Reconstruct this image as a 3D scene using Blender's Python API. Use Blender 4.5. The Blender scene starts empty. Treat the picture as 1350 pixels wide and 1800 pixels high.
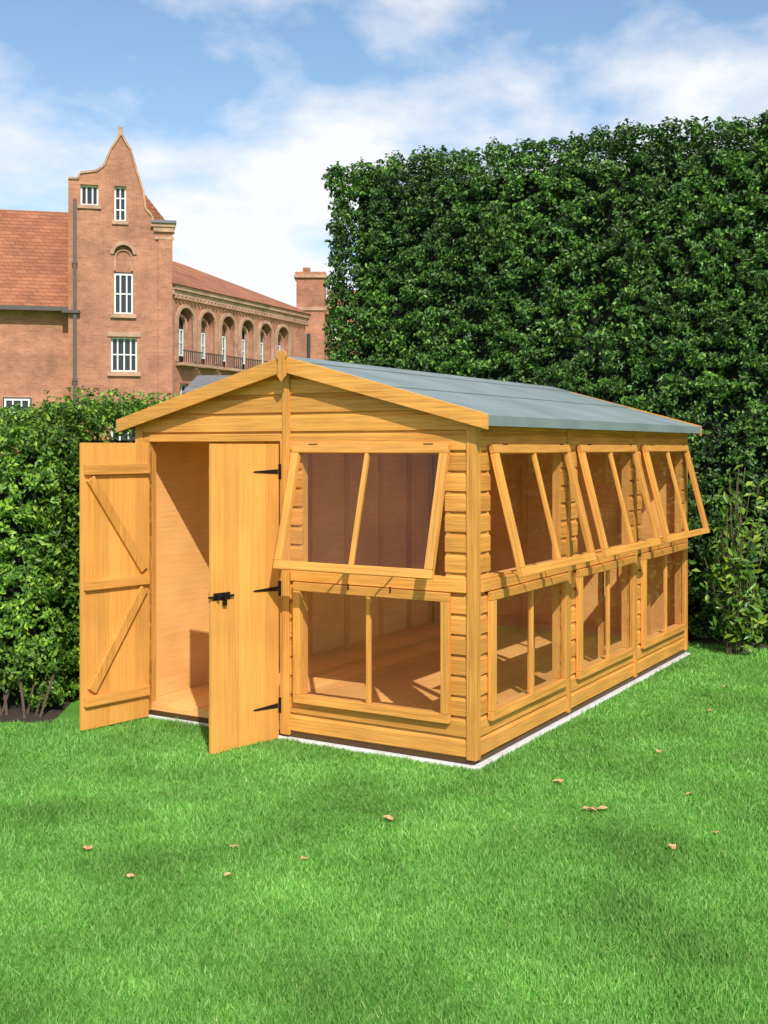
import bpy, bmesh, math, random
import numpy as np
from mathutils import Vector, Matrix, noise
random.seed(4); rng=np.random.default_rng(7)
S=bpy.context.scene
S.view_settings.view_transform='Standard'; S.view_settings.look='None'; S.view_settings.exposure=0
COL=S.collection

# ---------------------------------------------------------------- materials
def newmat(name):
    m=bpy.data.materials.new(name); m.use_nodes=True
    nt=m.node_tree; b=nt.nodes['Principled BSDF']
    return m,nt,b
def N(nt,t,**k):
    n=nt.nodes.new(t)
    for a,v in k.items(): setattr(n,a,v)
    return n
def ramp(nt,stops):
    r=nt.nodes.new('ShaderNodeValToRGB'); e=r.color_ramp.elements
    while len(e)<len(stops): e.new(0.5)
    for i,(p,c) in enumerate(stops):
        e[i].position=p; e[i].color=(*c,1)
    return r
def wood(name,scale,light=(.80,.375,.085),dark=(.40,.16,.028),rough=.42):
    m,nt,b=newmat(name); L=nt.links
    tc=N(nt,'ShaderNodeTexCoord'); mp=N(nt,'ShaderNodeMapping'); mp.inputs['Scale'].default_value=scale
    L.new(tc.outputs['Object'],mp.inputs['Vector'])
    geo=N(nt,'ShaderNodeNewGeometry')
    addv=N(nt,'ShaderNodeVectorMath',operation='ADD')
    mulv=N(nt,'ShaderNodeMath',operation='MULTIPLY'); mulv.inputs[1].default_value=37
    L.new(geo.outputs['Random Per Island'],mulv.inputs[0])
    L.new(mp.outputs[0],addv.inputs[0]); L.new(mulv.outputs[0],addv.inputs[1])
    n1=N(nt,'ShaderNodeTexNoise'); n1.inputs['Scale'].default_value=1; n1.inputs['Detail'].default_value=6; n1.inputs['Roughness'].default_value=.7
    n1.inputs['Distortion'].default_value=.25
    L.new(addv.outputs[0],n1.inputs['Vector'])
    r=ramp(nt,[(.28,dark),(.45,tuple(.6*a+.4*c for a,c in zip(light,dark))),(.60,light),(.8,tuple(min(1,a*1.12) for a in light))])
    L.new(n1.outputs['Fac'],r.inputs[0])
    hs=N(nt,'ShaderNodeHueSaturation'); L.new(r.outputs[0],hs.inputs['Color'])
    mr=N(nt,'ShaderNodeMapRange'); mr.inputs['To Min'].default_value=.80; mr.inputs['To Max'].default_value=1.12
    L.new(geo.outputs['Random Per Island'],mr.inputs['Value']); L.new(mr.outputs[0],hs.inputs['Value'])
    n2=N(nt,'ShaderNodeTexNoise'); n2.inputs['Scale'].default_value=2.3; L.new(tc.outputs['Object'],n2.inputs['Vector'])
    mr2=N(nt,'ShaderNodeMapRange'); mr2.inputs['From Min'].default_value=.3; mr2.inputs['From Max'].default_value=.7
    mr2.inputs['To Min'].default_value=.86; mr2.inputs['To Max'].default_value=1.08; L.new(n2.outputs['Fac'],mr2.inputs['Value'])
    hs2=N(nt,'ShaderNodeHueSaturation'); L.new(hs.outputs[0],hs2.inputs['Color']); L.new(mr2.outputs[0],hs2.inputs['Value'])
    L.new(hs2.outputs[0],b.inputs['Base Color'])
    bp=N(nt,'ShaderNodeBump'); bp.inputs['Strength'].default_value=.45; bp.inputs['Distance'].default_value=.003
    L.new(n1.outputs['Fac'],bp.inputs['Height']); L.new(bp.outputs[0],b.inputs['Normal'])
    b.inputs['Roughness'].default_value=rough; b.inputs['Specular IOR Level'].default_value=.3
    return m
WX=wood('wood_x',(3.0,120,120)); WY=wood('wood_y',(120,3.0,120)); WZ=wood('wood_z',(120,120,3.0))
IL=(.92,.50,.18); ID=(.80,.39,.115)
WXi=wood('inner_x',(2.5,60,60),IL,ID); WYi=wood('inner_y',(60,2.5,60),IL,ID); WZi=wood('inner_z',(60,60,2.5),(.78,.38,.11),(.58,.26,.065))
DOORM=wood('door_wood',(110,110,2.2),(.82,.385,.09),(.62,.26,.05))
BARK=wood('bearer',(70,3,70),(.10,.05,.02),(.05,.025,.012))
def simple(name,col,rough=.6,metal=0,nscale=None,var=.25,bump=0):
    m,nt,b=newmat(name); L=nt.links
    b.inputs['Roughness'].default_value=rough; b.inputs['Metallic'].default_value=metal
    b.inputs['Base Color'].default_value=(*col,1)
    if nscale:
        tc=N(nt,'ShaderNodeTexCoord'); n=N(nt,'ShaderNodeTexNoise'); n.inputs['Scale'].default_value=nscale; n.inputs['Detail'].default_value=8
        n.inputs['Roughness'].default_value=.7
        L.new(tc.outputs['Object'],n.inputs['Vector'])
        r=ramp(nt,[(.3,tuple(c*(1-var) for c in col)),(.7,tuple(min(1,c*(1+var)) for c in col))])
        L.new(n.outputs['Fac'],r.inputs[0]); L.new(r.outputs[0],b.inputs['Base Color'])
        if bump:
            bp=N(nt,'ShaderNodeBump'); bp.inputs['Strength'].default_value=bump; bp.inputs['Distance'].default_value=.01
            L.new(n.outputs['Fac'],bp.inputs['Height']); L.new(bp.outputs[0],b.inputs['Normal'])
    return m
IRON=simple('black_iron',(.02,.02,.022),.4,.6)
CONC=simple('concrete',(.66,.66,.65),.85,0,14,.15,.3)
WHITE=simple('white_frame',(.72,.72,.7),.5,0,5,.08)
STONE=simple('stone_trim',(.44,.26,.175),.85,0,2.5,.4,.3)
SLATE=simple('slate',(.16,.16,.17),.7,0,4,.3,.3)
PIPE=simple('pipe',(.09,.07,.06),.6,0,4,.2)
DARKGL,_,b_=newmat('window_glass_dark'); b_.inputs['Base Color'].default_value=(.03,.035,.045,1); b_.inputs['Roughness'].default_value=.08
def felt():
    m,nt,b=newmat('roofing_felt'); L=nt.links
    tc=N(nt,'ShaderNodeTexCoord')
    n=N(nt,'ShaderNodeTexNoise'); n.inputs['Scale'].default_value=2.2; n.inputs['Detail'].default_value=4; L.new(tc.outputs['Object'],n.inputs['Vector'])
    n2=N(nt,'ShaderNodeTexNoise'); n2.inputs['Scale'].default_value=260; n2.inputs['Detail'].default_value=2; L.new(tc.outputs['Object'],n2.inputs['Vector'])
    mx=N(nt,'ShaderNodeMath',operation='MULTIPLY_ADD'); mx.inputs[1].default_value=.5; 
    L.new(n2.outputs['Fac'],mx.inputs[0]); 
    h=N(nt,'ShaderNodeMath',operation='MULTIPLY'); h.inputs[1].default_value=.5; L.new(n.outputs['Fac'],h.inputs[0]); L.new(h.outputs[0],mx.inputs[2])
    r=ramp(nt,[(.3,(.14,.185,.19)),(.7,(.25,.305,.31))]); L.new(mx.outputs[0],r.inputs[0]); L.new(r.outputs[0],b.inputs['Base Color'])
    bp=N(nt,'ShaderNodeBump'); bp.inputs['Strength'].default_value=.5; bp.inputs['Distance'].default_value=.03; L.new(n.outputs['Fac'],bp.inputs['Height'])
    L.new(bp.outputs[0],b.inputs['Normal']); b.inputs['Roughness'].default_value=.85; b.inputs['Specular IOR Level'].default_value=.2
    return m
FELT=felt()
def glass():
    m=bpy.data.materials.new('clear_glazing'); m.use_nodes=True; nt=m.node_tree; L=nt.links; nt.nodes.clear()
    o=N(nt,'ShaderNodeOutputMaterial'); t=N(nt,'ShaderNodeBsdfTransparent'); t.inputs[0].default_value=(.98,.98,.97,1)
    g=N(nt,'ShaderNodeBsdfGlossy'); g.inputs['Roughness'].default_value=.02
    f=N(nt,'ShaderNodeLayerWeight'); f.inputs[0].default_value=.5
    p=N(nt,'ShaderNodeMath',operation='POWER'); p.inputs[1].default_value=4; L.new(f.outputs['Facing'],p.inputs[0])
    q=N(nt,'ShaderNodeMath',operation='MULTIPLY_ADD'); q.inputs[1].default_value=.7; q.inputs[2].default_value=.04; L.new(p.outputs[0],q.inputs[0])
    mx=N(nt,'ShaderNodeMixShader'); L.new(q.outputs[0],mx.inputs[0]); L.new(t.outputs[0],mx.inputs[1]); L.new(g.outputs[0],mx.inputs[2]); L.new(mx.outputs[0],o.inputs[0])
    return m
GLASS=glass()
def leafmat(name,cols,trans=.3,rough=.4,pscale=1.2,patch=.35):
    m=bpy.data.materials.new(name); m.use_nodes=True; nt=m.node_tree; L=nt.links
    b=nt.nodes['Principled BSDF']; o=nt.nodes['Material Output']
    geo=N(nt,'ShaderNodeNewGeometry'); r=ramp(nt,cols); L.new(geo.outputs['Random Per Island'],r.inputs[0])
    tc=N(nt,'ShaderNodeTexCoord'); n=N(nt,'ShaderNodeTexNoise'); n.inputs['Scale'].default_value=pscale; n.inputs['Detail'].default_value=4
    L.new(tc.outputs['Object'],n.inputs['Vector'])
    mr=N(nt,'ShaderNodeMapRange'); mr.inputs['From Min'].default_value=.32; mr.inputs['From Max'].default_value=.68
    mr.inputs['To Min'].default_value=1-patch; mr.inputs['To Max'].default_value=1+patch; L.new(n.outputs['Fac'],mr.inputs['Value'])
    hs=N(nt,'ShaderNodeHueSaturation'); L.new(r.outputs[0],hs.inputs['Color']); L.new(mr.outputs[0],hs.inputs['Value'])
    L.new(hs.outputs[0],b.inputs['Base Color']); b.inputs['Roughness'].default_value=rough; b.inputs['Specular IOR Level'].default_value=.4
    t=N(nt,'ShaderNodeBsdfTranslucent'); L.new(hs.outputs[0],t.inputs[0])
    mx=N(nt,'ShaderNodeMixShader'); mx.inputs[0].default_value=trans
    L.new(b.outputs[0],mx.inputs[1]); L.new(t.outputs[0],mx.inputs[2]); L.new(mx.outputs[0],o.inputs['Surface'])
    return m
LEAF_R=leafmat('hedge_leaf_dark',[(0,(.012,.040,.006)),(.45,(.035,.105,.012)),(.8,(.08,.205,.022)),(1,(.19,.36,.05))],.18,.42,1.1,.35)
LEAF_L=leafmat('hedge_leaf_bright',[(0,(.03,.09,.012)),(.5,(.10,.23,.022)),(.85,(.22,.40,.035)),(1,(.36,.54,.06))],.28,.42,1.3,.3)
LEAF_S=leafmat('laurel_leaf',[(0,(.05,.14,.02)),(.6,(.15,.31,.03)),(1,(.38,.50,.05))],.3,.35)
GRASS=leafmat('grass_blade',[(0,(.11,.30,.045)),(.5,(.20,.47,.08)),(.9,(.30,.60,.13)),(1,(.46,.60,.23))],.38,.6,1.5,.27)
CORE=simple('hedge_core_shade',(.008,.013,.005),.95,0,9,.5,.5)  # near-black, puts the deep shade inside a hedge into the colour
TWIG=simple('twig_bark',(.09,.06,.04),.9,0,30,.3)
SOIL=simple('soil',(.045,.032,.022),.95,0,18,.5,.8)
def groundmat():
    m,nt,b=newmat('lawn_ground'); L=nt.links
    tc=N(nt,'ShaderNodeTexCoord')
    n=N(nt,'ShaderNodeTexNoise'); n.inputs['Scale'].default_value=1.6; n.inputs['Detail'].default_value=4; L.new(tc.outputs['Object'],n.inputs['Vector'])
    n2=N(nt,'ShaderNodeTexNoise'); n2.inputs['Scale'].default_value=90; n2.inputs['Detail'].default_value=4; L.new(tc.outputs['Object'],n2.inputs['Vector'])
    a=N(nt,'ShaderNodeMath',operation='ADD'); L.new(n.outputs['Fac'],a.inputs[0]); L.new(n2.outputs['Fac'],a.inputs[1])
    h=N(nt,'ShaderNodeMath',operation='MULTIPLY'); h.inputs[1].default_value=.5; L.new(a.outputs[0],h.inputs[0])
    r=ramp(nt,[(.35,(.06,.18,.028)),(.5,(.11,.28,.045)),(.65,(.16,.36,.06))]); L.new(h.outputs[0],r.inputs[0]); L.new(r.outputs[0],b.inputs['Base Color'])
    b.inputs['Roughness'].default_value=.9; b.inputs['Specular IOR Level'].default_value=.1
    return m
GROUND=groundmat()
def brick(name,c1,c2,mort,sc=1.0,patch=.3):
    m,nt,b=newmat(name); L=nt.links
    tc=N(nt,'ShaderNodeTexCoord'); sp=N(nt,'ShaderNodeSeparateXYZ'); L.new(tc.outputs['Object'],sp.inputs[0])
    ad=N(nt,'ShaderNodeMath',operation='ADD'); L.new(sp.outputs[0],ad.inputs[0]); L.new(sp.outputs[1],ad.inputs[1])
    cb=N(nt,'ShaderNodeCombineXYZ'); L.new(ad.outputs[0],cb.inputs[0]); L.new(sp.outputs[2],cb.inputs[1])
    bt=N(nt,'ShaderNodeTexBrick'); bt.inputs['Scale'].default_value=sc; bt.inputs['Brick Width'].default_value=.23; bt.inputs['Row Height'].default_value=.078
    bt.inputs['Mortar Size'].default_value=.008; bt.inputs['Color1'].default_value=(*c1,1); bt.inputs['Color2'].default_value=(*c2,1); bt.inputs['Mortar'].default_value=(*mort,1)
    L.new(cb.outputs[0],bt.inputs['Vector'])
    n=N(nt,'ShaderNodeTexNoise'); n.inputs['Scale'].default_value=.9; n.inputs['Detail'].default_value=8; n.inputs['Roughness'].default_value=.75; L.new(tc.outputs['Object'],n.inputs['Vector'])
    mr=N(nt,'ShaderNodeMapRange'); mr.inputs['From Min'].default_value=.3; mr.inputs['From Max'].default_value=.7; mr.inputs['To Min'].default_value=1-patch; mr.inputs['To Max'].default_value=1+patch
    L.new(n.outputs['Fac'],mr.inputs['Value'])
    hs=N(nt,'ShaderNodeHueSaturation'); L.new(bt.outputs['Color'],hs.inputs['Color']); L.new(mr.outputs[0],hs.inputs['Value']); L.new(hs.outputs[0],b.inputs['Base Color'])
    b.inputs['Roughness'].default_value=.9
    return m
BRICK=brick('brick_wall',(.44,.185,.105),(.36,.14,.08),(.38,.22,.15),1,.4)
TILE=brick('clay_roof_tile',(.36,.135,.065),(.28,.095,.045),(.17,.07,.035),.55,.3)

# ---------------------------------------------------------------- mesh builder
class MB:
    def __init__(s): s.v=[];s.f=[];s.m=[];s.mats=[]
    def mi(s,mat):
        if mat not in s.mats: s.mats.append(mat)
        return s.mats.index(mat)
    def add(s,vs,fs,mat):
        o=len(s.v); s.v+=[tuple(v) for v in vs]; k=s.mi(mat)
        for f in fs: s.f.append([i+o for i in f]); s.m.append(k)
    def box(s,x0,x1,y0,y1,z0,z1,mat):
        x0,x1=sorted((x0,x1));y0,y1=sorted((y0,y1));z0,z1=sorted((z0,z1))
        s.add([(x0,y0,z0),(x1,y0,z0),(x1,y1,z0),(x0,y1,z0),(x0,y0,z1),(x1,y0,z1),(x1,y1,z1),(x0,y1,z1)],
         [(0,3,2,1),(4,5,6,7),(0,1,5,4),(1,2,6,5),(2,3,7,6),(3,0,4,7)],mat)
    def prism(s,poly,vec,mat):
        n=len(poly); vs=[Vector(p) for p in poly]; vs+= [p+Vector(vec) for p in vs]
        fs=[list(range(n))[::-1],list(range(n,2*n))]+[(i,(i+1)%n,(i+1)%n+n,i+n) for i in range(n)]
        s.add(vs,fs,mat)
    def obj(s,name,parent=None,bevel=0,smooth=False):
        me=bpy.data.meshes.new(name); me.from_pydata(s.v,[],s.f); 
        for m in s.mats: me.materials.append(m)
        me.polygons.foreach_set('material_index',s.m)
        bm=bmesh.new(); bm.from_mesh(me); bmesh.ops.recalc_face_normals(bm,faces=bm.faces); bm.to_mesh(me); bm.free()
        o=bpy.data.objects.new(name,me); COL.objects.link(o)
        if parent: o.parent=parent
        if bevel:
            b=o.modifiers.new('b','BEVEL'); b.width=bevel; b.segments=2; b.limit_method='ANGLE'; b.angle_limit=math.radians(40)
        return o
def empty(name,loc=(0,0,0),rz=0):
    e=bpy.data.objects.new(name,None); e.empty_display_size=.3; COL.objects.link(e); e.location=loc; e.rotation_euler=(0,0,rz); return e

# ---------------------------------------------------------------- SHED
W=2.417; D=3.97; EZ=1.75
C=Vector((.49,6.27,0)); RZ=math.atan2(-.512,.859)
shed=empty('wooden_garden_shed',C,RZ)
XR=-W/2; SL=.272; RT=2.285
def rooftop(x): return RT-SL*abs(x-XR)
PITCH=.112
def zprof(z):
    t=(z-.05)%PITCH
    if t<.004: return .005
    if t<.086: return .020
    return .020-.016*math.sin((t-.086)/(PITCH-.086)*math.pi/2)
def boards(mb,a0,a1,z0,z1,openings,mapf,mat,gable=False):
    row0=.05; k=0
    while row0+k*PITCH<z1:
        r0=max(z0,row0+k*PITCH); r1=min(z1,row0+(k+1)*PITCH-.0005); k+=1
        cuts=sorted({r0,r1}|{z for o in openings for z in (o[2],o[3]) if r0<z<r1})
        for s0,s1 in zip(cuts[:-1],cuts[1:]):
            if s1-s0<.003: continue
            ivs=[(a0,a1)]
            for o in openings:
                if o[2]<=s0+1e-6 and o[3]>=s1-1e-6:
                    nv=[]
                    for p,q in ivs:
                        if o[1]<=p or o[0]>=q: nv.append((p,q)); continue
                        if o[0]>p: nv.append((p,o[0]))
                        if o[1]<q: nv.append((o[1],q))
                    ivs=nv
            base=row0+(k-1)*PITCH
            zs=[s0]+[z for z in (base+.0045,base+.086,base+.092,base+.101) if s0+.001<z<s1-.001]+[s1]
            for p,q in ivs:
                vs=[];n=len(zs)
                pp=[]
                for z in zs:
                    lo,hi=p,q
                    if gable:
                        h=(RT-.035-z)/SL; lo=max(p,XR-h); hi=min(q,XR+h)
                    if hi<lo: lo=hi=XR
                    pp.append((lo,hi))
                for (lo,hi),z in zip(pp,zs):
                    t=zprof(min(max(z,base+.0001),base+PITCH-.0002)); vs+= [mapf(lo,t,z),mapf(hi,t,z),mapf(lo,-.002,z),mapf(hi,-.002,z)]
                fs=[]
                for i in range(n-1):
                    a=4*i;b=a+4
                    fs+=[(a,a+1,b+1,b),(a+2,b+2,b+3,a+3),(a,b,b+2,a+2),(a+1,a+3,b+3,b+1)]
                fs+=[(0,2,3,1),(4*(n-1),4*(n-1)+1,4*(n-1)+3,4*(n-1)+2)]
                mb.add(vs,fs,mat)
DO=(-2.325,-1.285,0,1.785)
FW=[(-1.125,-.168,.275,.905),(-1.125,-.168,1.035,1.735)]
SWs=[]
for k in range(3):
    a=k*1.323
    SWs+=[(a+.168,a+1.21,.275,.905),(a+.168,a+1.21,1.035,1.735)]
mb=MB()
boards(mb,-W+.03,-.03,.06,2.25,[DO]+FW,lambda a,t,z:(a,-t,z),WX,True)
o=mb.obj('front_cladding',shed)
mb=MB(); boards(mb,.03,D-.03,.06,1.90,SWs,lambda a,t,z:(t,a,z),WY); mb.obj('side_cladding',shed)
mb=MB(); boards(mb,.03,D-.03,.06,1.90,[],lambda a,t,z:(-W-t,a,z),WY); mb.obj('far_side_cladding',shed)
mb=MB(); boards(mb,-W+.03,-.03,.06,2.25,[],lambda a,t,z:(a,D+t,z),WX,True); mb.obj('back_cladding',shed)

mb=MB()
for (x0,x1) in ((-.032,.028),(-W-.028,-W+.032)):
    mb.box(x0,x1,-.028,.03,.045,1.905,WZ); mb.box(x0,x1,D-.03,D+.028,.045,1.905,WZ)
mb.box(-1.262,-1.212,-.032,-.004,.03,2.22,WZ)
for y in (1.323,2.647): mb.box(.004,.032,y-.022,y+.022,.045,1.90,WZ)
mb.box(-2.36,-2.325,-.026,.045,.045,1.80,WZ); mb.box(-1.285,-1.2625,-.024,.045,.03,1.80,WZ)
mb.box(-2.3245,-1.2855,-.0235,.045,1.785,1.83,WX)
mb.box(-1.20,-.034,-.036,.0,.955,1.015,WX)
for k in range(3):
    a=k*1.323; mb.box(.0,.036,a+.036 if k==0 else a+.024,a+1.299,.955,1.015,WY)
for (a0,a1,z0,z1) in FW:
    mb.box(a0-.03,a0-.001,-.012,.045,z0,z1,WZi);mb.box(a1+.001,a1+.03,-.012,.045,z0,z1,WZi)
    mb.box(a0,a1,-.011,.046,z0-.03,z0-.001,WXi);mb.box(a0,a1,-.011,.046,z1+.001,z1+.03,WXi)
for (a0,a1,z0,z1) in SWs:
    mb.box(.012,-.045,a0-.03,a0-.001,z0,z1,WZi);mb.box(.012,-.045,a1+.001,a1+.03,z0,z1,WZi)
    mb.box(.011,-.046,a0,a1,z0-.03,z0-.001,WYi);mb.box(.011,-.046,a0,a1,z1+.001,z1+.03,WYi)
mb.obj('corner_and_cover_trim',shed,.003)

def sash(name,w,h,parent,loc,rot,hinge=False,fw=.050):
    mb=MB(); t=.034
    mb.box(-w/2,w/2,-t,0,-fw,0,WX); mb.box(-w/2,w/2,-t,0,-h,-h+fw,WX)
    mb.box(-w/2,-w/2+fw,-t-.001,.001,-h+fw+.0005,-fw-.0005,WZ); mb.box(w/2-fw,w/2,-t-.001,.001,-h+fw+.0005,-fw-.0005,WZ)
    mb.box(-.013,.013,-t+.004,-.004,-h+fw,-fw,WZ)
    o=mb.obj(name,parent,.003); o.location=loc; o.rotation_euler=rot
    g=MB(); g.add([(-w/2+fw,-.017,-h+fw),(w/2-fw,-.017,-h+fw),(w/2-fw,-.017,-fw),(-w/2+fw,-.017,-fw)],[(0,1,2,3)],GLASS)
    g.obj(name+'_glass',o)
    if hinge:
        hm=MB()
        for x in (-w*.36,w*.38): hm.box(x-.030,x+.030,-t-.002,-t+.003,-.003,.003,IRON)
        hm.obj(name+'_hinges',o)
    return o
x0,x1=-1.168,-.128
sash('front_fixed_window',x1-x0,.715,shed,((x0+x1)/2,-.021,.95),(0,0,0))
sash('front_open_window',x1-x0,.745,shed,((x0+x1)/2,-.024,1.758),(math.radians(-15.5),0,0),True)
for k in range(3):
    a=k*1.323+.128; b_=k*1.323+1.252
    sash('side_fixed_window',b_-a,.715,shed,(.021,(a+b_)/2,.95),(0,0,math.radians(90)))
    sash('side_open_window',b_-a,.745,shed,(.024,(a+b_)/2,1.758),(math.radians(-14.3),0,math.radians(90)),True)
mb=MB()
for x in (-.80,-.48): mb.prism([(x,-.005,1.03),(x+.012,-.005,1.03),(x+.012,-.19,1.065),(x,-.19,1.065)],(0,0,.004),IRON)
for k in range(3):
    for q in (.45,.85):
        y=k*1.323+q; mb.prism([(.005,y,1.03),(.005,y+.012,1.03),(.18,y+.012,1.065),(.18,y,1.065)],(0,0,.004),IRON)
for x in (-.78,-.50): mb.box(x,x+.008,-.060,-.0565,.93,.965,IRON)
mb.obj('casement_stays',shed)

mb=MB()
nb=22
for i in range(nb):
    xa=-W+.004+i*(W-.008)/nb; mb.box(xa,xa+(W-.008)/nb-.0015,.002,D-.004,.075,.095,WYi)
mb.box(-W+.0,-.002,-.001,.03,.03,.0745,WXi)
mb.obj('floor',shed)
mb=MB()
for x in (-W+.03,-W*.75,-W/2,-W*.25,-.06): mb.box(x-.02,x+.025,.035,D-.01,.022,.074,BARK)
mb.box(-W+.01,-.0,-.012,.034,.022,.048,BARK) ; mb.box(-.02,.010,.04,D,.0225,.049,BARK)
mb.obj('bearers',shed)
mb=MB()
mb.box(-W+.003,-W+.010,.05,D-.05,.096,1.89,WYi)
for y in (.05,.82,1.35,1.9,2.45,3.0,3.5,D-.05): mb.box(-W+.0105,-W+.040,y-.02,y+.02,.096,1.89,WZi)
mb.box(-W+.05,-.05,D-.010,D-.003,.096,1.89,WXi)
for x in np.linspace(-W+.07,-.08,6): mb.box(x-.02,x+.02,D-.040,D-.0105,.096,min(rooftop(x)-.04,2.2),WZi)
for y in (.08,1.323,2.647,D-.06): mb.box(-.044,-.003,y-.03,y+.03,.096,1.89,WZi)
mb.box(-.0435,-.003,.05,D-.05,1.80,1.86,WYi); mb.box(-W+.0105,-W+.0475,.05,D-.05,1.80,1.86,WYi)
for y in (1.323,2.647):
    mb.prism([(-W+.02,y-.02,rooftop(-W)-.09),(XR,y-.02,RT-.09),(-.02,y-.02,rooftop(0)-.09),(-.02,y-.02,rooftop(0)-.03),(XR,y-.02,RT-.03),(-W+.02,y-.02,rooftop(-W)-.03)],(0,.04,0),WXi)
mb.box(XR-.02,XR+.02,.0,D,RT-.10,RT-.031,WYi)
for x in (XR-.6,XR+.6): mb.box(x-.02,x+.02,.01,D-.01,rooftop(x)-.075,rooftop(x)-.031,WYi)
mb.obj('inner_framing',shed)
mb=MB()
for i in range(3):
    xa=-.075-i*.072; mb.box(xa-.066,xa,.62,D-.08,.955,.972,WYi)
for y in (.7,1.323,2.647,D-.2): mb.box(-.29,-.06,y-.02,y+.02,.915,.954,WXi)
for y in (1.38,2.70,D-.15): mb.box(-.28,-.245,y-.02,y+.02,.096,.914,WZi)
mb.obj('slatted_bench',shed)

# roof
mb=MB(); Y0,Y1=-.075,D+.075; OV=.115; EX=W/2+OV
def rp(dx,dz): return (XR+dx, RT-SL*abs(dx)+dz)
for sgn in (-1,1):
    a=rp(0,-.030);b=rp(sgn*EX,-.030);c=rp(sgn*EX,-.008);d=rp(0,-.008)
    mb.prism([(p[0],Y0,p[1]) for p in (a,b,c,d)],(0,Y1-Y0,0),WXi)
mb.obj('roof_boards',shed)
mb=MB()
for sgn in (-1,1):
    def strip(d0,d1,lift):
        a=rp(sgn*d0,-.0075+lift);b=rp(sgn*d1,-.0075+lift);c=rp(sgn*d1,lift-.0035);d=rp(sgn*d0,lift-.0035)
        mb.prism([(p[0],Y0-.002,p[1]) for p in (a,b,c,d)],(0,Y1-Y0+.004,0),FELT)
    strip(.02,EX+.004,.0); strip(.01,.70,.006); strip(0,.17,.012)
    xe=XR+sgn*(EX+.0045); ze=RT-SL*EX
    mb.box(xe,xe+sgn*.004,Y0-.003,Y1+.003,ze-.060,ze-.0035,FELT)
mb.obj('roof_felt',shed)
mb=MB()
for (ya,yb) in ((Y0-.024,Y0-.0035),(Y1+.0035,Y1+.024)):
    for sgn in (-1,1):
        a=rp(0,.006);b=rp(sgn*(EX+.012),.006);c=rp(sgn*(EX+.012),-.078);d=rp(0,-.09)
        mb.prism([(p[0],ya,p[1]) for p in (a,b,c,d)],(0,yb-ya,0),WX)
f=[(-.030,-.095),(0,-.130),(.030,-.095),(.024,.0),(.036,.025),(.028,.048),(.0,.058),(-.028,.048),(-.036,.025),(-.024,.0)]
mb.prism([(XR+x,Y0-.042,RT+z-.02) for x,z in f],(0,.016,0),WZ)
mb.obj('barge_boards',shed,.002)
def door(name,loc,rz,inner):
    mb=MB(); w=.515;h=1.765; n=5
    for i in range(n):
        a=.003+i*(w-.006)/n; mb.box(a,a+(w-.006)/n-.0012,-.009,.009,0,h,DOORM)
    o=mb.obj(name,shed,.0012); o.location=loc; o.rotation_euler=(0,0,rz)
    p=MB()
    if inner:
        zz=[1.60,.89,.175]
        for z in zz: p.box(.012,w-.02,.0095,.036,z-.032,z+.032,WX)
        def diag(xa,za,xb,zb,t=.03):
            d=Vector((xb-xa,0,zb-za)).normalized(); q=Vector((-d.z,0,d.x))*t
            A=Vector((xa,.0095,za));B=Vector((xb,.0095,zb))
            p.prism([A-q,B-q,B+q,A+q],(0,.024,0),WZ)
        diag(w-.06,1.545,.05,.955); diag(.05,.835,w-.07,.235)
        p.obj(name+'_braces',o,.003)
    else:
        for z in (1.60,.90,.20):
            p.prism([(.012,.0095,z-.014),(.19,.0095,z-.005),(.205,.0095,z),(.19,.0095,z+.005),(.012,.0095,z+.014)],(0,.004,0),IRON)
            p.box(-.012,.008,.0095,.014,z-.045,z+.045,IRON)
            for q in (.06,.11,.17): p.box(q-.004,q+.004,.0135,.017,z-.004,z+.004,IRON)
        p.box(w-.14,w-.02,.0095,.014,.872,.914,IRON); p.box(w-.16,w+.02,.014,.026,.887,.899,IRON)
        p.box(w-.10,w-.085,.014,.034,.877,.908,IRON); p.box(w-.05,w-.035,.014,.034,.877,.908,IRON)
        p.box(w-.105,w-.08,.016,.030,.840,.872,IRON)
        p.obj(name+'_ironmongery',o,.001)
        q=MB()
        for z in (1.60,.89,.175): q.box(.012,w-.02,-.036,-.0095,z-.032,z+.032,WX)
        q.obj(name+'_ledges',o,.003)
    return o
door('left_door',(-2.322,-.036,.012),math.radians(-100.5),True)
door('right_door',(-1.288,-.036,.004),math.radians(-103.0),False)

slab=MB(); slab.box(-1.30,.045,-.045,D+.05,-.05,.016,CONC); slab.box(-W-.05,-1.3005,-.02,D+.05,-.05,.0155,CONC)
so=slab.obj('concrete_base'); so.location=C; so.rotation_euler=(0,0,RZ); 
bv=so.modifiers.new('b','BEVEL'); bv.width=.004

# ---------------------------------------------------------------- GROUND
mb=MB(); R=1500
mb.add([(-R,-R,0),(R,-R,0),(R,R,0),(-R,R,0)],[(0,1,2,3)],GROUND); mb.obj('lawn')
RA=Vector((-.62,12.15)); RB=Vector((6.6,8.35))
LA=Vector((-6.8,7.25)); LB=Vector((-2.12,7.50)); LC=Vector((-2.12,7.78)); LD=Vector((-.2,11.0))
def nrm(a,b):
    d=(b-a).normalized(); return Vector((d.y,-d.x))
def bed(a,b,front,back):
    n=nrm(a,b); mb=MB(); k=24; top=[];bot=[]
    for i in range(k+1):
        p=a.lerp(b,i/k); f=front+random.uniform(-.05,.05)
        q=p+n*f; r=p-n*back; bot.append((q.x,q.y,.004)); top.append((r.x,r.y,.004))
    mb.add(bot+top,[(i,i+1,i+k+2,i+k+1) for i in range(k)],SOIL); return mb
bed(RA,RB,.16,1.2).obj('soil_bed')
bed(LA,LB,.22,1.0).obj('soil_bed')

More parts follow.
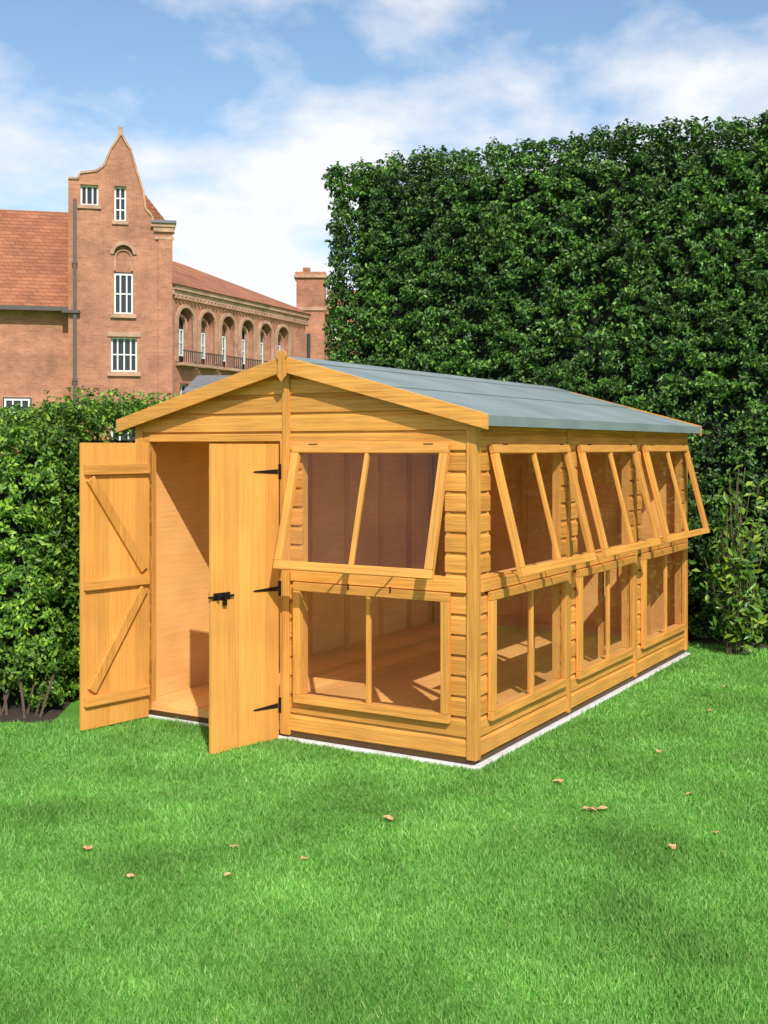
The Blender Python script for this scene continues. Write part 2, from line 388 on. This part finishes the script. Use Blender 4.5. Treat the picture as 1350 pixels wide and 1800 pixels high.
def grass():
    M=600000
    y=3.0*np.exp(rng.random(M)*math.log(11.2/3.0)) ; x=(rng.random(M)*2-1)*(.42*y+.5)
    c,s=math.cos(RZ),math.sin(RZ); dx=x-C.x; dy=y-C.y
    lx=c*dx+s*dy; ly=-s*dx+c*dy
    keep=~((lx>-W-.05)&(lx<.047)&(ly>-.047)&(ly<D+.05))
    for a,b,f in ((RA,RB,.15),(LA,LB,.2)):
        n=nrm(a,b); dd=(x-a.x)*n.x+(y-a.y)*n.y
        if a is RA: keep&=dd>f+.02*np.sin(x*9)
        else: keep&=~((dd<f+.03*np.sin(x*7))&(x<-1.9))
    x=x[keep];y=y[keep];n=len(x)
    big=np.array([noise.noise(Vector((a*2.3,b*2.3,0)))+.6*noise.noise(Vector((a*8,b*8,3))) for a,b in zip(x,y)])*.9+.5
    big=np.clip(big,0,1.2)
    h=(.010+.020*rng.random(n))*(.65+.75*big); w=(.0016+.0014*rng.random(n))*(.6+.16*y)
    an=rng.random(n)*6.283; lean=(rng.random(n)**1.1)*1.3; la=rng.random(n)*6.283
    tx=np.cos(an)*w;ty=np.sin(an)*w
    bx=np.cos(la)*lean*h; by=np.sin(la)*lean*h
    V=np.zeros((n,3,3),np.float32)
    V[:,0]=np.stack([x-tx,y-ty,np.zeros(n)-.001],1); V[:,1]=np.stack([x+tx,y+ty,np.zeros(n)-.001],1); V[:,2]=np.stack([x+bx,y+by,h],1)
    me=bpy.data.meshes.new('grass_blades'); me.vertices.add(3*n); me.vertices.foreach_set('co',V.ravel())
    me.loops.add(3*n); me.loops.foreach_set('vertex_index',np.arange(3*n,dtype=np.int32))
    me.polygons.add(n); me.polygons.foreach_set('loop_start',np.arange(0,3*n,3,dtype=np.int32)); me.polygons.foreach_set('loop_total',np.full(n,3,np.int32))
    me.update(); me.materials.append(GRASS)
    o=bpy.data.objects.new('grass_blades',me); COL.objects.link(o); return o
grass()

LEAFM=simple('dry_leaf',(.56,.30,.15),.7,0,60,.4)
mb=MB()
for (px,py,sc) in ((155,1500,1),(233,1550,.8),(415,1496,.9),(535,1518,.8),(685,1446,1.2),(980,1381,1),(1035,1430,1.5),(1055,1428,1.2),(1158,1327,1),(1180,1497,.9),(1212,1403,.8),(1257,1470,.7),(1275,1212,.9),(400,1548,.6),(1248,1255,.7)):
    y=EZ*2021/(py-786); x=(px-675)/2021*y; a=random.random()*6.28; r=.020*sc
    pts=[]
    for k in range(9):
        t=a+k/9*6.283; rr=r*(1 if k%2==0 else .62)*random.uniform(.8,1.2); pts.append((x+rr*math.cos(t)*1.5,y+rr*math.sin(t),.024+random.uniform(-.006,.008)))
    mb.add(pts+[(x,y,.020)],[(k,(k+1)%9,9) for k in range(9)],LEAFM)
mb.obj('fallen_leaves')

# ---------------------------------------------------------------- leaves / hedges
def leaf_mesh(name,P,Nn,size,mat,parent,droop=.4,aspect=.5):
    n=len(P)
    Nn=Nn+rng.normal(0,.55,(n,3)); Nn/=np.linalg.norm(Nn,axis=1)[:,None]
    d=rng.normal(0,1,(n,3)); d[:,2]-=droop; d-= (d*Nn).sum(1)[:,None]*Nn; d/=np.linalg.norm(d,axis=1)[:,None]
    s=np.cross(d,Nn); L=size[0]+(size[1]-size[0])*rng.random(n); L=L[:,None]; w=L*aspect*.5
    V=np.zeros((n,4,3),np.float32)
    V[:,0]=P-d*L*.5; V[:,1]=P+s*w+Nn*L*.10; V[:,2]=P+d*L*.5-Nn*L*.12; V[:,3]=P-s*w+Nn*L*.10
    me=bpy.data.meshes.new(name); me.vertices.add(4*n); me.vertices.foreach_set('co',V.ravel())
    b=np.arange(n)[:,None]*4; F=np.concatenate([b+[0,1,2],b+[0,2,3]],1).astype(np.int32).ravel()
    me.loops.add(6*n); me.loops.foreach_set('vertex_index',F)
    me.polygons.add(2*n); me.polygons.foreach_set('loop_start',np.arange(0,6*n,3,dtype=np.int32)); me.polygons.foreach_set('loop_total',np.full(2*n,3,np.int32))
    me.update(); me.materials.append(mat)
    o=bpy.data.objects.new(name,me); COL.objects.link(o); o.parent=parent; return o
def hedge_pts(a,b,T,H,dens,depth=.12,amp=1.0,gap=-.3,faces='flrt',zmin=.05):
    n2=nrm(a,b); d2=(b-a).normalized(); Ln=(b-a).length
    n=np.array([n2.x,n2.y,0]); d=np.array([d2.x,d2.y,0]); A=np.array([a.x,a.y,0]); up=np.array([0,0,1.])
    out=[];on=[]
    def face(org,u,v,lu,lv,nn,k=1.):
        m=int(lu*lv*dens*k); p=org+rng.random((m,1))*lu*u+rng.random((m,1))*lv*v
        out.append(p); on.append(np.tile(nn,(m,1)))
    if 'f' in faces: face(A+up*zmin,d,up,Ln,H-zmin,n)
    if 'l' in faces: face(A+up*zmin,-n,up,T,H-zmin,-d,.7)
    if 'r' in faces: face(A+d*Ln+up*zmin,-n,up,T,H-zmin,d,.7)
    if 't' in faces: face(A+up*H,d,-n,Ln,T,up,.7)
    if 'b' in faces: face(A-n*T+up*zmin,d,up,Ln,H-zmin,-n,.25)
    P=np.concatenate(out);Q=np.concatenate(on); disp=np.zeros(len(P)); keep=np.ones(len(P),bool)
    r=rng.random(len(P))
    for i,p in enumerate(P):
        v=Vector(p); f=noise.noise(Vector((v.x*6,v.y*6,v.z*8))); g=noise.noise(Vector((v.x*13+9,v.y*13,v.z*17)))
        disp[i]=amp*(.06*noise.noise(v*.9)+.06*noise.noise(v*2.6)+.09*f+.08*g)
        if f+.5*g<gap and r[i]<.88: keep[i]=False
        if v.z<.35: disp[i]-=(.35-v.z)*.3; 
    P=P+Q*(disp-rng.random(len(P))**1.5*depth)[:,None]
    Q=Q+np.array([0,0,.45])
    return P[keep],Q[keep]
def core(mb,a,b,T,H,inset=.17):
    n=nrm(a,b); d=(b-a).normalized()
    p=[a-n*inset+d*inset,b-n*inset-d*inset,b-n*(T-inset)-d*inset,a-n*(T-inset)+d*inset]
    mb.prism([(q.x,q.y,.0) for q in p],(0,0,H-inset),CORE)  # solid block coloured as shade behind the leaf gaps, no branches modelled
th=empty('tall_hedge')
P,Q=hedge_pts(RA,RB,1.3,4.7,6400,.19,1.15,-.09,'flrtb')
leaf_mesh('leaves',P,Q,(.032,.062),LEAF_R,th)
mb=MB(); core(mb,RA,RB,1.3,4.7,.26); mb.obj('inner_shade_core',th)
lh=empty('low_hedge')
P1,Q1=hedge_pts(LA,LB,1.0,1.88,6500,.14,1.0,-.17,'flrtb')
P2,Q2=hedge_pts(LC,LD,.9,2.03,5000,.14,1.0,-.17,'flrtb')
k=2200; t=rng.random(k); top=np.stack([LA.x+(LB.x-LA.x)*t,LA.y+(LB.y-LA.y)*t+.1+rng.random(k)*.8,1.88+rng.random(k)**2*.12],1)
t=rng.random(k); top2=np.stack([LC.x+(LD.x-LC.x)*t-.3*rng.random(k),LC.y+(LD.y-LC.y)*t+.1+.4*rng.random(k),2.03+rng.random(k)**2*.14],1)
P=np.concatenate([P1,P2,top,top2]); Q=np.concatenate([Q1,Q2,np.tile([0,-.3,1.],(2*k,1))])
leaf_mesh('leaves',P,Q,(.03,.058),LEAF_L,lh)
mb=MB(); core(mb,LA,LB,1.0,1.88,.2); core(mb,LC,LD,.9,2.0,.2)
for i in range(26):
    x=random.uniform(-5,-2.2); y=7.42+random.uniform(-.05,.12); dx=random.uniform(-.1,.1); r=random.uniform(.004,.009)
    mb.prism([(x-r,y,0),(x+r,y,0),(x+r*.6,y+2*r,0)],(dx,random.uniform(.0,.15),random.uniform(.2,.4)),TWIG)
mb.obj('inner_shade_core',lh)  # shade-coloured core blocks plus real twigs along the foot
sh=empty('laurel_shrub'); c0=np.array([2.98,9.72,0])
mb=MB(); pts=[];nn=[]
for i in range(38):
    a=random.uniform(0,6.28); top=c0+np.array([math.cos(a)*random.uniform(.02,.30),math.sin(a)*random.uniform(.02,.2),random.uniform(.3,1.65)])
    b0=c0+np.array([random.uniform(-.10,.10),random.uniform(-.05,.05),0]); r=.004
    mb.prism([tuple(b0+[-r,0,0]),tuple(b0+[r,0,0]),tuple(b0+[0,r,0])],tuple(top-b0),TWIG)
    for k in range(20):
        f=random.uniform(.2,1.03); p=b0+(top-b0)*f+np.array([random.gauss(0,.06),random.gauss(0,.05),random.gauss(0,.04)])
        pts.append(p); nn.append(np.array([random.gauss(0,.4),-.6,.7]))
mb.obj('stems',sh); leaf_mesh('leaves',np.array(pts),np.array(nn),(.06,.12),LEAF_S,sh,.5,.42)

# ---------------------------------------------------------------- BUILDING
bld=empty('red_brick_building')
def panel(name,outer,holes,th,mat,parent):
    cu=bpy.data.curves.new(name,'CURVE'); cu.dimensions='2D'; cu.fill_mode='BOTH'; cu.extrude=th/2
    for poly in [outer]+holes:
        sp=cu.splines.new('POLY'); sp.points.add(len(poly)-1); sp.use_cyclic_u=True
        for p,(x,z) in zip(sp.points,poly): p.co=(x,z,0,1)
    tmp=bpy.data.objects.new('tmp',cu); COL.objects.link(tmp); bpy.context.view_layer.update()
    me=bpy.data.meshes.new_from_object(tmp.evaluated_get(bpy.context.evaluated_depsgraph_get()))
    bpy.data.objects.remove(tmp)
    me.transform(Matrix.Translation((0,th/2,0))@Matrix.Rotation(math.radians(90),4,'X'))
    me.materials.clear(); me.materials.append(mat); me.name=name
    o=bpy.data.objects.new(name,me); COL.objects.link(o); o.parent=parent; return o
def rect(x0,x1,z0,z1): return [(x0,z0),(x1,z0),(x1,z1),(x0,z1)]
def arch(x0,x1,z0,z1,n=12):
    r=(x1-x0)/2; cx=(x0+x1)/2; zs=z1-r
    return [(x0,z0),(x1,z0)]+[(cx+r*math.cos(math.pi*i/n),zs+r*math.sin(math.pi*i/n)) for i in range(n+1)]
def ring(mb,x0,x1,z0,z1,w,y0,y1,mat,n=12,legs=True):
    ri=(x1-x0)/2; ro=ri+w; cx=(x0+x1)/2; zs=z1-ri
    for i in range(n):
        a,b=math.pi*i/n,math.pi*(i+1)/n
        mb.prism([(cx+ri*math.cos(a),y0,zs+ri*math.sin(a)),(cx+ro*math.cos(a),y0,zs+ro*math.sin(a)),(cx+ro*math.cos(b),y0,zs+ro*math.sin(b)),(cx+ri*math.cos(b),y0,zs+ri*math.sin(b))],(0,y1-y0,0),mat)
    if legs:
        mb.box(x0-w,x0,y0,y1,z0,zs,mat); mb.box(x1,x1+w,y0,y1,z0,zs,mat)
def window(mb,x0,x1,z0,z1,nx,nz,y=.14,fr=.06):
    mb.box(x0-.05,x1+.05,y+.05,y+.08,z0-.05,z1+.05,DARKGL)
    mb.box(x0,x0+fr,y,y+.048,z0,z1,WHITE);mb.box(x1-fr,x1,y,y+.048,z0,z1,WHITE)
    mb.box(x0+fr,x1-fr,y+.002,y+.048,z0,z0+fr,WHITE);mb.box(x0+fr,x1-fr,y+.002,y+.048,z1-fr,z1,WHITE)
    for i in range(1,nx):
        x=x0+(x1-x0)*i/nx; mb.box(x-fr/2.4,x+fr/2.4,y+.004,y+.048,z0+fr,z1-fr,WHITE)
    for i in range(1,nz):
        z=z0+(z1-z0)*i/nz; mb.box(x0+fr,x1-fr,y+.007,y+.048,z-fr/2.6,z+fr/2.6,WHITE)
blk=bpy.data.objects.new('gabled_block',None); COL.objects.link(blk); blk.parent=bld; blk.location=(-7.36,40,0); blk.rotation_euler=(0,0,math.radians(12.5))
Wb=3.5
out=[(-Wb,0),(0,0),(0,9.45),(-.7,9.45),(-.72,9.75),(-.95,10.0),(-1.02,10.6),(-1.25,11.3),(-1.45,12.0),(-1.75,12.5),(-2.05,12.0),(-2.3,11.4),(-2.55,11.2),(-3.1,11.1),(-3.15,10.9),(-Wb,10.9)]
hs=[arch(-1.98,-1.34,6.35,8.72),rect(-2.08,-1.2,4.35,5.55),rect(-1.97,-1.57,9.55,10.75),rect(-3.1,-2.5,10.05,10.75),rect(-2.08,-1.2,1.3,2.9)]
panel('gable_wall',out,hs,.35,BRICK,blk)
mb=MB()
window(mb,-1.98,-1.34,6.35,7.75,3,2); mb.box(-1.98,-1.34,.16,.2,7.8,8.72,BRICK); ring(mb,-1.92,-1.40,7.85,8.55,.06,.10,.15,STONE)
ring(mb,-1.98,-1.34,6.35,8.72,.12,-.06,.02,STONE,legs=False); mb.box(-2.1,-1.22,-.1,.05,6.2,6.34,STONE)
window(mb,-2.08,-1.2,4.35,5.55,4,2); mb.box(-2.2,-1.08,-.1,.05,4.2,4.34,STONE); mb.box(-2.2,-1.08,-.05,.02,5.56,5.72,STONE)
window(mb,-1.97,-1.57,9.55,10.75,2,3); mb.box(-2.05,-1.49,-.07,.03,9.42,9.54,STONE)
window(mb,-3.1,-2.5,10.05,10.75,3,1); mb.box(-3.2,-2.4,-.07,.03,9.92,10.04,STONE); window(mb,-2.08,-1.2,1.3,2.9,3,3)
mb.box(-.75,.10,-.14,.4,9.38,9.5,STONE); mb.box(-.65,.07,-.10,.4,9.22,9.37,STONE); mb.box(-.72,.13,-.2,.5,9.505,9.6,SLATE)
mb.box(-.60,.05,-.07,.0,8.95,9.05,STONE)
mb.box(-.48,-.02,-.06,.01,0,8.94,BRICK)
mb.box(-Wb+.01,-.01,.352,6,0,9.4,BRICK)
mb.prism([(-Wb,.352,9.41),(0,.352,9.41),(-1.75,.352,11.6)],(0,5.6,0),TILE)
for (p,q) in zip(out[3:-1],out[4:]):
    d=Vector((q[0]-p[0],0,q[1]-p[1])).normalized(); k=Vector((-d.z,0,d.x))*-.07
    A=Vector((p[0],-.05,p[1]));B=Vector((q[0],-.05,q[1])); mb.prism([A,B,B+k,A+k],(0,.45,0),STONE)
mb.box(-1.83,-1.67,.05,.2,12.5,12.8,STONE)
mb.box(-3.34,-3.22,-.14,-.02,0,10.2,PIPE); mb.box(-3.7,-3.1,-.2,.3,6.32,6.42,PIPE)
for z in (2,4,8): mb.box(-3.37,-3.19,-.16,-.0,z,z+.08,PIPE)
mb.obj('windows_and_trim',blk)
mb=MB()
mb.box(-12,-Wb-.001,.5,6,0,6.55,BRICK)
mb.prism([(-12,.1,6.5),(-12,3.2,10.4),(-12,6.3,6.5)],(12-Wb-.002,0,0),TILE)
mb.box(-12,-Wb-.003,.0,.1,6.4,6.55,PIPE)
for x in (-5.2,-7.2,-9.2): 
    mb.box(x-.5,x+.5,.42,.5,1.9,3.5,STONE)
mb.obj('left_wing',blk)
mb=MB()
for x in (-5.2,-7.2,-9.2): window(mb,x-.42,x+.42,2.0,3.4,3,3,.34)
mb.obj('left_wing_windows',blk)
wg=bpy.data.objects.new('arcade_wing',None); COL.objects.link(wg); wg.parent=bld; wg.location=(-7.42,40.1,0); wg.rotation_euler=(0,0,math.atan2(9,4))
LW=10.6; us=[.85+1.42*i for i in range(6)]
holes=[arch(u-.50,u+.50,4.75,6.70) for u in us]+[rect(u-.3,u+.3,2.6,4.0) for u in us]
panel('arcade_wall',rect(0,LW,0,7.25),holes,.4,BRICK,wg)
mb=MB()
for i,u in enumerate(us):
    ring(mb,u-.50,u+.50,4.75,6.70,.12,-.08,.05,STONE)
    ring(mb,u-.32,u+.32,4.75,6.40,.10,.16,.30,STONE)
    mb.box(u-.55,u+.55,.33,.4-.001,4.7,6.8,BRICK if i%3 else DARKGL)
    window(mb,u-.2,u+.2,5.0,5.95,2,2,.20,.045)
    mb.box(u-.6,u+.6,-.35,.02,4.62,4.72,STONE)
    for k in range(9):
        x=u-.54+k*.135; mb.box(x-.012,x+.012,-.34,-.31,4.72,5.12,PIPE)
    mb.box(u-.58,u+.58,-.35,-.30,5.12,5.16,PIPE)
    window(mb,u-.3,u+.3,2.6,4.0,2,3)
mb.box(-.0,LW+.1,-.18,.1,7.26,7.42,STONE); mb.box(0,LW+.05,-.10,.08,7.08,7.25,STONE)
for k in range(44): mb.box(.1+k*.24,.2+k*.24,-.14,-.02,6.97,7.07,STONE)
mb.box(.0,LW-.01,.402,7,0,7.2,BRICK)
z0,z1=7.43,9.0
v=[(-.1,-.25,z0),(LW+.15,-.25,z0),(LW+.15,7.2,z0),(-.1,7.2,z0),(-.1,3.4,z1+.35),(LW-5.0,3.4,z1+.2)]
mb.add(v,[(0,1,5,4),(1,2,5),(2,3,4,5),(3,0,4),(0,3,2,1)],TILE)
mb.obj('wing_trim_and_roof',wg)
tw=MB(); tw.box(-3.75,-2.55,49.2,50.6,0,9.0,BRICK); tw.box(-3.85,-2.45,49.1,50.7,9.0,9.12,STONE);tw.box(-3.80,-2.5,49.15,50.65,9.121,9.25,BRICK); tw.box(-3.5,-3.2,49.6,50,9.25,9.5,TILE); tw.box(-2.54,1.5,50.0,56,0,7.5,BRICK)
tw.prism([(-2.54,49.8,7.5),(-2.54,53,9.0),(-2.54,56.2,7.5)],(4.3,0,0),TILE)
tw.box(-3.3,-3.15,49.19,49.15,5.5,6.6,DARKGL); tw.box(-2.3,-2.0,49.99,49.94,6.4,7.1,WHITE)
tw.box(-3.8,-2.5,49.14,49.2,7.6,7.75,STONE)
tw.obj('end_tower',bld)
lt=MB(); lt.box(-6.2,-3.4,36.2,39,0,3.45,STONE); lt.prism([(-6.35,36,3.45),(-6.35,39.2,4.2),(-6.35,39.2,3.45)],(3.1,0,0),SLATE)
lt.obj('low_outbuilding',bld)

# ---------------------------------------------------------------- LIGHT & SKY
el=math.radians(42); az=math.radians(14)
sv=Vector((math.sin(az)*math.cos(el),-math.cos(az)*math.cos(el),math.sin(el)))
sl=bpy.data.lights.new('sun','SUN'); sl.energy=4.7; sl.angle=math.radians(.5); sl.color=(1,.95,.88)
so=bpy.data.objects.new('sun',sl); COL.objects.link(so); so.rotation_euler=sv.to_track_quat('Z','Y').to_euler(); so.location=(0,-5,20)
w=bpy.data.worlds.new('World'); S.world=w; w.use_nodes=True; nt=w.node_tree; L=nt.links
bg=nt.nodes['Background']; bg.inputs[1].default_value=.15
sk=N(nt,'ShaderNodeTexSky',sky_type='NISHITA'); sk.sun_disc=False; sk.sun_elevation=el; sk.sun_rotation=math.pi-az; sk.air_density=1.3; sk.dust_density=.1; sk.ozone_density=4
tc=N(nt,'ShaderNodeTexCoord'); sp=N(nt,'ShaderNodeSeparateXYZ'); L.new(tc.outputs['Generated'],sp.inputs[0])
az_=N(nt,'ShaderNodeMath',operation='ADD'); az_.inputs[1].default_value=.30; L.new(sp.outputs[2],az_.inputs[0])
dx=N(nt,'ShaderNodeMath',operation='DIVIDE'); L.new(sp.outputs[0],dx.inputs[0]); L.new(az_.outputs[0],dx.inputs[1])
dy=N(nt,'ShaderNodeMath',operation='DIVIDE'); L.new(sp.outputs[1],dy.inputs[0]); L.new(az_.outputs[0],dy.inputs[1])
cb=N(nt,'ShaderNodeCombineXYZ'); L.new(dx.outputs[0],cb.inputs[0]); L.new(dy.outputs[0],cb.inputs[1])
cn=N(nt,'ShaderNodeTexNoise'); cn.inputs['Scale'].default_value=2.0; cn.inputs['Detail'].default_value=11; cn.inputs['Roughness'].default_value=.54; cn.inputs['Distortion'].default_value=.15
mpc=N(nt,'ShaderNodeMapping'); mpc.inputs['Location'].default_value=(3.1,.35,0); L.new(cb.outputs[0],mpc.inputs['Vector'])
L.new(mpc.outputs[0],cn.inputs['Vector'])
cr=ramp(nt,[(.40,(0,0,0)),(.54,(1,1,1))]); L.new(cn.outputs['Fac'],cr.inputs[0])
mx=N(nt,'ShaderNodeMixRGB'); L.new(cr.outputs[0],mx.inputs[0]); L.new(sk.outputs[0],mx.inputs[1]); mx.inputs[2].default_value=(6.5,6.6,6.8,1)
L.new(mx.outputs[0],bg.inputs[0])

# ---------------------------------------------------------------- CAMERA
cam=bpy.data.cameras.new('camera'); co=bpy.data.objects.new('camera',cam); COL.objects.link(co)
co.location=(0,0,EZ); co.rotation_euler=(math.radians(90),0,0)
cam.sensor_fit='HORIZONTAL'; cam.sensor_width=36; cam.lens=2021/1350*36; cam.shift_y=-114/1350; cam.clip_end=4000; cam.clip_start=.05
S.camera=co
